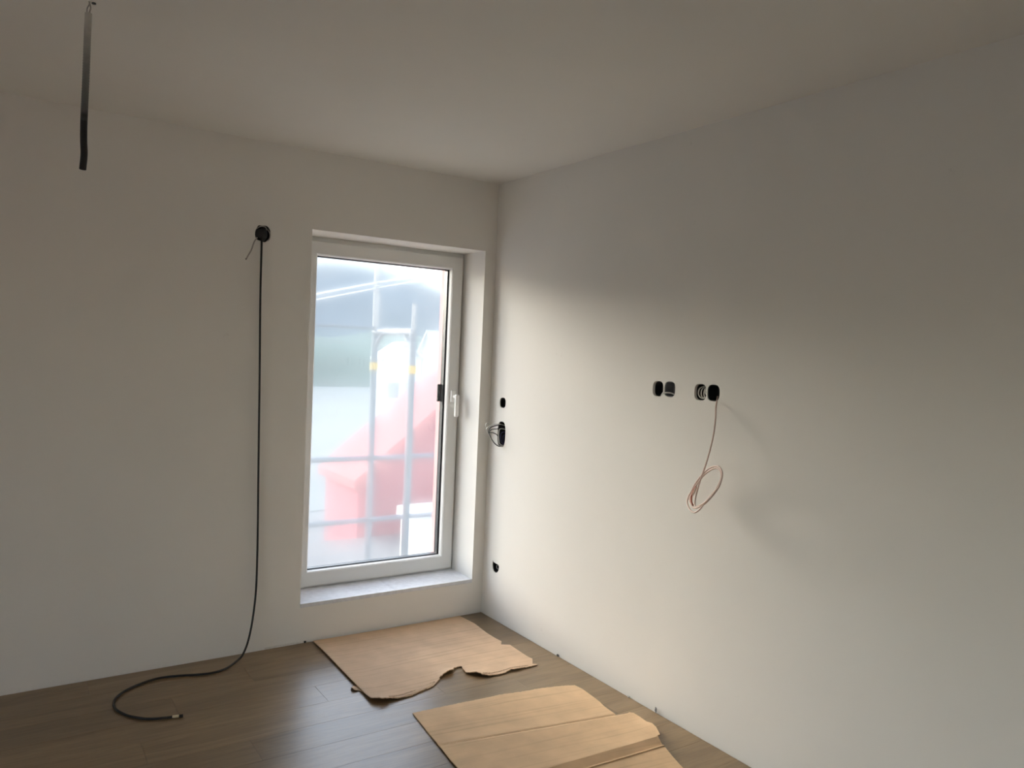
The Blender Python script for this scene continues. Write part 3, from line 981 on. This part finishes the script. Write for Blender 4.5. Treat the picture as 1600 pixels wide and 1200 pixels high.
# ------------------------------------------------------------------ crumbs along the skirting line
def scrap(name, label, c, dims, mat, cat, seed, lean=0.0):
    rr = random.Random(seed)
    bm = bmesh.new()
    bmesh.ops.create_icosphere(bm, subdivisions=2, radius=1.0)
    for v in bm.verts:
        k = 1 + rr.uniform(-0.25, 0.25)
        v.co = Vector((c[0] + v.co.x * dims[0] * k + lean * (v.co.z + 1) * dims[2], c[1] + v.co.y * dims[1] * k, c[2] + max(-0.98, v.co.z * k) * dims[2]))
    lo = min(v.co.z for v in bm.verts)
    for v in bm.verts:
        v.co.z -= lo
    return tag(bm_obj(name, bm, mat), label, cat)
scrap('foam_scrap', 'tiny upright grey scrap at the right wall foot, beside the box blank', (-0.007, -1.462, 0.012), (0.003, 0.006, 0.013), M['foam'], 'scrap', 1)
scrap('foam_scrap', 'tiny dark crumb at the right wall foot, beyond the torn sheet', (-0.007, -0.757, 0.006), (0.004, 0.010, 0.006), M['gasket'], 'scrap', 2)
scrap('plaster_crumb', 'tiny pale plaster crumb at the right wall foot between the two scraps', (-0.007, -1.290, 0.005), (0.004, 0.008, 0.005), M['plaster'], 'crumb', 3)
scrap('foam_scrap', 'tiny dark crumb at the window wall foot left of the torn sheet', (-1.066, -0.007, 0.006), (0.006, 0.005, 0.006), M['gasket'], 'scrap', 4)
es = tag(empty('edge_strip', (-1.16, -0.004, 0)), 'thin white edge strip peeking out along the window wall foot', 'strip')
box('strip', -1.27, -1.085, -0.0055, -0.0005, 0.0005, 0.010, M['plaster'], es, 0.001)

# ------------------------------------------------------------------ outside: scaffold
M['galv'] = simple('galvanised_tube', (0.26, 0.28, 0.30), 0.5, metal=0.2, noise=0.12, scale=15)
M['bluepaint'] = simple('blue_painted_steel', (0.085, 0.125, 0.175), 0.5, noise=0.1, scale=15)
M['yellow'] = simple('yellow_collar', (0.45, 0.32, 0.06), 0.5, noise=0.08)
M['deck'] = simple('scaffold_deck_wood', (0.48, 0.38, 0.27), 0.8, noise=0.2, scale=12)
sf = tag(empty('scaffold', (-0.02, 1.3, -0.4)), 'steel tube scaffold standing outside beyond the milky window', 'scaffold')
Y1, Y2 = 1.0, 1.634
for fx in (-2.59, -0.020, 2.55):
    rod('standard', (fx, Y1, -6.0), (fx, Y1, 1.66), 0.024, M['bluepaint'], sf)
    rod('standard', (fx, Y2, -6.0), (fx, Y2, 1.66), 0.024, M['bluepaint'], sf)
    rod('upper_standard', (fx, Y2, 1.66), (fx, Y2, 3.6), 0.020, M['galv'], sf)
    rod('spigot', (fx, Y1, 1.66), (fx, Y1, 1.84), 0.011, M['galv'], sf)
    rod('transom', (fx, Y1, 1.645), (fx, Y2, 1.645), 0.024, M['bluepaint'], sf)
    for ya, yb in ((Y1, Y1 + 0.15), (Y2, Y2 - 0.15)):
        tube('gusset', [(fx, ya, 1.44), (fx, ya + (yb - ya) * 0.25, 1.55), (fx, yb, 1.64)], 0.014, M['bluepaint'], sf, 8, 4)
    rod('collar', (fx, Y1, 1.36), (fx, Y1, 1.415), 0.031, M['yellow'], sf)
    rod('collar', (fx, Y2, 1.36), (fx, Y2, 1.415), 0.031, M['yellow'], sf)
    rod('transom', (fx, Y1 - 0.05, -0.36), (fx, Y2 + 0.05, -0.36), 0.022, M['galv'], sf)
for z in (0.687, 0.213):
    rod('guardrail', (-3.2, Y2 + 0.02, z), (3.4, Y2 + 0.02, z), 0.019, M['bluepaint'], sf)
rod('ledger', (-3.2, Y2, 1.68), (-0.02, Y2, 1.675), 0.014, M['bluepaint'], sf)
for k in range(3):
    box('deck_board', -3.2, 3.4, Y1 + 0.02 + k * 0.205, Y1 + 0.215 + k * 0.205, -0.335, -0.29, M['deck'], sf, 0.003)

M['rope'] = simple('white_rope', (0.85, 0.85, 0.82), 0.8, noise=0.05)
tube('brace_rope', [(-2.59, 1.655, 1.33), (-0.458, 1.66, 1.901), (0.337, 1.66, 2.103), (2.55, 1.655, 2.66)], 0.007, M['rope'], sf, 8)
tube('brace_rope', [(-2.59, 1.655, 1.30), (-0.229, 1.67, 1.919), (0.404, 1.67, 2.079), (2.55, 1.655, 2.60)], 0.005, M['rope'], sf, 8)

# ------------------------------------------------------------------ outside: the ground, houses and hills
M['ground'] = simple('pale_gravel', (0.12, 0.125, 0.135), 0.95, noise=0.12, scale=0.5)
M['red'] = simple('red_roof', (0.28, 0.05, 0.06), 0.8, noise=0.12, scale=3)
M['redwall'] = simple('rosy_wall', (0.30, 0.05, 0.075), 0.85, noise=0.06, scale=2)
M['white'] = simple('white_render', (0.24, 0.24, 0.24), 0.85, noise=0.03, scale=2)
M['limewash'] = simple('limewashed_wall', (0.62, 0.62, 0.60), 0.85, noise=0.03, scale=2)
M['pane'] = simple('dark_pane', (0.10, 0.13, 0.17), 0.15, noise=0.1)
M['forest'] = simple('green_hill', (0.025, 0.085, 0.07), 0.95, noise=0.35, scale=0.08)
M['far'] = simple('haze_blue_far_hill', (0.10, 0.14, 0.165), 0.95, noise=0.15, scale=0.03)  # blue of the distance haze is put into the hill colour
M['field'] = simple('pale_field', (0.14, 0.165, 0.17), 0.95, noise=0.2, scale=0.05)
gr = struct(box('ground', -60, 90, -40, 160, -6.4, -6.0, M['ground']))
struct(box('wall_base', RX - WT, 0.15, RY - 0.2, WT, -6.0, -0.20, M['white']))

def house(name, x0, x1, y0, y1, z0, zw, zr, mwall, mroof, label, axis='x', windows=(), over=0.3):
    r = tag(empty(name, ((x0 + x1) / 2, (y0 + y1) / 2, z0)), label, 'house')
    box('walls', x0, x1, y0, y1, z0, zw, mwall, r)
    a, b, c, d = x0 - over, x1 + over, y0 - over, y1 + over
    t = 0.15
    if axis == 'x':
        cy = (y0 + y1) / 2
        prof = [(c, zw - 0.1), (cy, zr), (d, zw - 0.1), (d, zw - 0.1 - t), (cy, zr - t), (c, zw - 0.1 - t)]
        v = [(a, p, q) for p, q in prof] + [(b, p, q) for p, q in prof]
        gv = [[(x, y0, zw), (x, y1, zw), (x, cy, zr - t)] for x in (x0, x1)]
    else:
        cx = (x0 + x1) / 2
        prof = [(a, zw - 0.1), (cx, zr), (b, zw - 0.1), (b, zw - 0.1 - t), (cx, zr - t), (a, zw - 0.1 - t)]
        v = [(p, c, q) for p, q in prof] + [(p, d, q) for p, q in prof]
        gv = [[(x0, y, zw), (x1, y, zw), (cx, y, zr - t)] for y in (y0, y1)]
    f = [tuple(range(6)), tuple(range(11, 5, -1))] + [(i, (i + 1) % 6, 6 + (i + 1) % 6, 6 + i) for i in range(6)]
    obj('roof', v, f, mroof, r)
    for tri in gv:
        obj('gable', tri, [(0, 1, 2)], mwall, r)
    for wx0, wx1, wz0, wz1 in windows:
        w = box('window', wx0, wx1, y0 - 0.06, y0 + 0.05, wz0, wz1, M['white'], r)
        box('pane', wx0 + 0.08, wx1 - 0.08, y0 - 0.075, y0 - 0.055, wz0 + 0.08, wz1 - 0.08, M['pane'], r)
    return r
house('red_house', 3.0, 9.8, 9.0, 10.6, -6.0, -0.72, 2.05, M['redwall'], M['red'], 'nearest house outside, its gable wall rosy red', 'y', ((5.4, 6.4, -0.9, 0.3), (7.0, 7.8, -3.4, -2.2)), 0.12)
house('white_house', 17.5, 20.0, 40.0, 41.2, -6.0, 1.0, 1.9, M['limewash'], M['limewash'], 'narrow white house on the slope seen between the scaffold tubes', 'y', ((17.8, 18.5, -1.6, -0.6), (19.0, 19.7, -1.6, -0.6)))
house('white_house', 24.2, 34.0, 46.0, 48.0, -6.0, 1.5, 2.9, M['limewash'], M['limewash'], 'wide white house farther right, at the edge of the window view', 'x', ((27, 28, -1.0, 0.4), (30, 31, -1.0, 0.4)))
gg = tag(empty('garage', (3.0, 7.2, -6.0)), 'low garage with a pale flat roof in front of the red gable', 'garage')
box('walls', 0.2, 5.8, 5.3, 8.6, -6.0, -2.0, M['white'], gg, 0.02)
box('flat_roof', 0.0, 6.0, 5.1, 8.8, -2.0, -1.80, M['ground'], gg, 0.02)
sh = tag(empty('white_crate', (3.9, 6.25, -1.80)), 'white crate with a lid at the lower right of the window view', 'crate')
box('body', 2.62, 5.2, 6.0, 6.5, -1.80, -0.95, M['limewash'], sh, 0.02)
box('lid', 2.57, 5.25, 5.95, 6.55, -0.95, -0.78, M['limewash'], sh, 0.02)

def hill(name, y0, depth, x0, x1, base, hfun, mat, nx=60, ny=10):
    verts, faces = [], []
    for j in range(ny + 1):
        t = j / ny
        for i in range(nx + 1):
            x = x0 + (x1 - x0) * i / nx
            verts.append((x, y0 + depth * t, base + hfun(x) * math.sin(t * math.pi / 2) ** 0.8))
    for j in range(ny):
        for i in range(nx):
            a = j * (nx + 1) + i
            faces.append((a, a + 1, a + nx + 2, a + nx + 1))
    return struct(obj(name, verts, faces, mat, None, True))
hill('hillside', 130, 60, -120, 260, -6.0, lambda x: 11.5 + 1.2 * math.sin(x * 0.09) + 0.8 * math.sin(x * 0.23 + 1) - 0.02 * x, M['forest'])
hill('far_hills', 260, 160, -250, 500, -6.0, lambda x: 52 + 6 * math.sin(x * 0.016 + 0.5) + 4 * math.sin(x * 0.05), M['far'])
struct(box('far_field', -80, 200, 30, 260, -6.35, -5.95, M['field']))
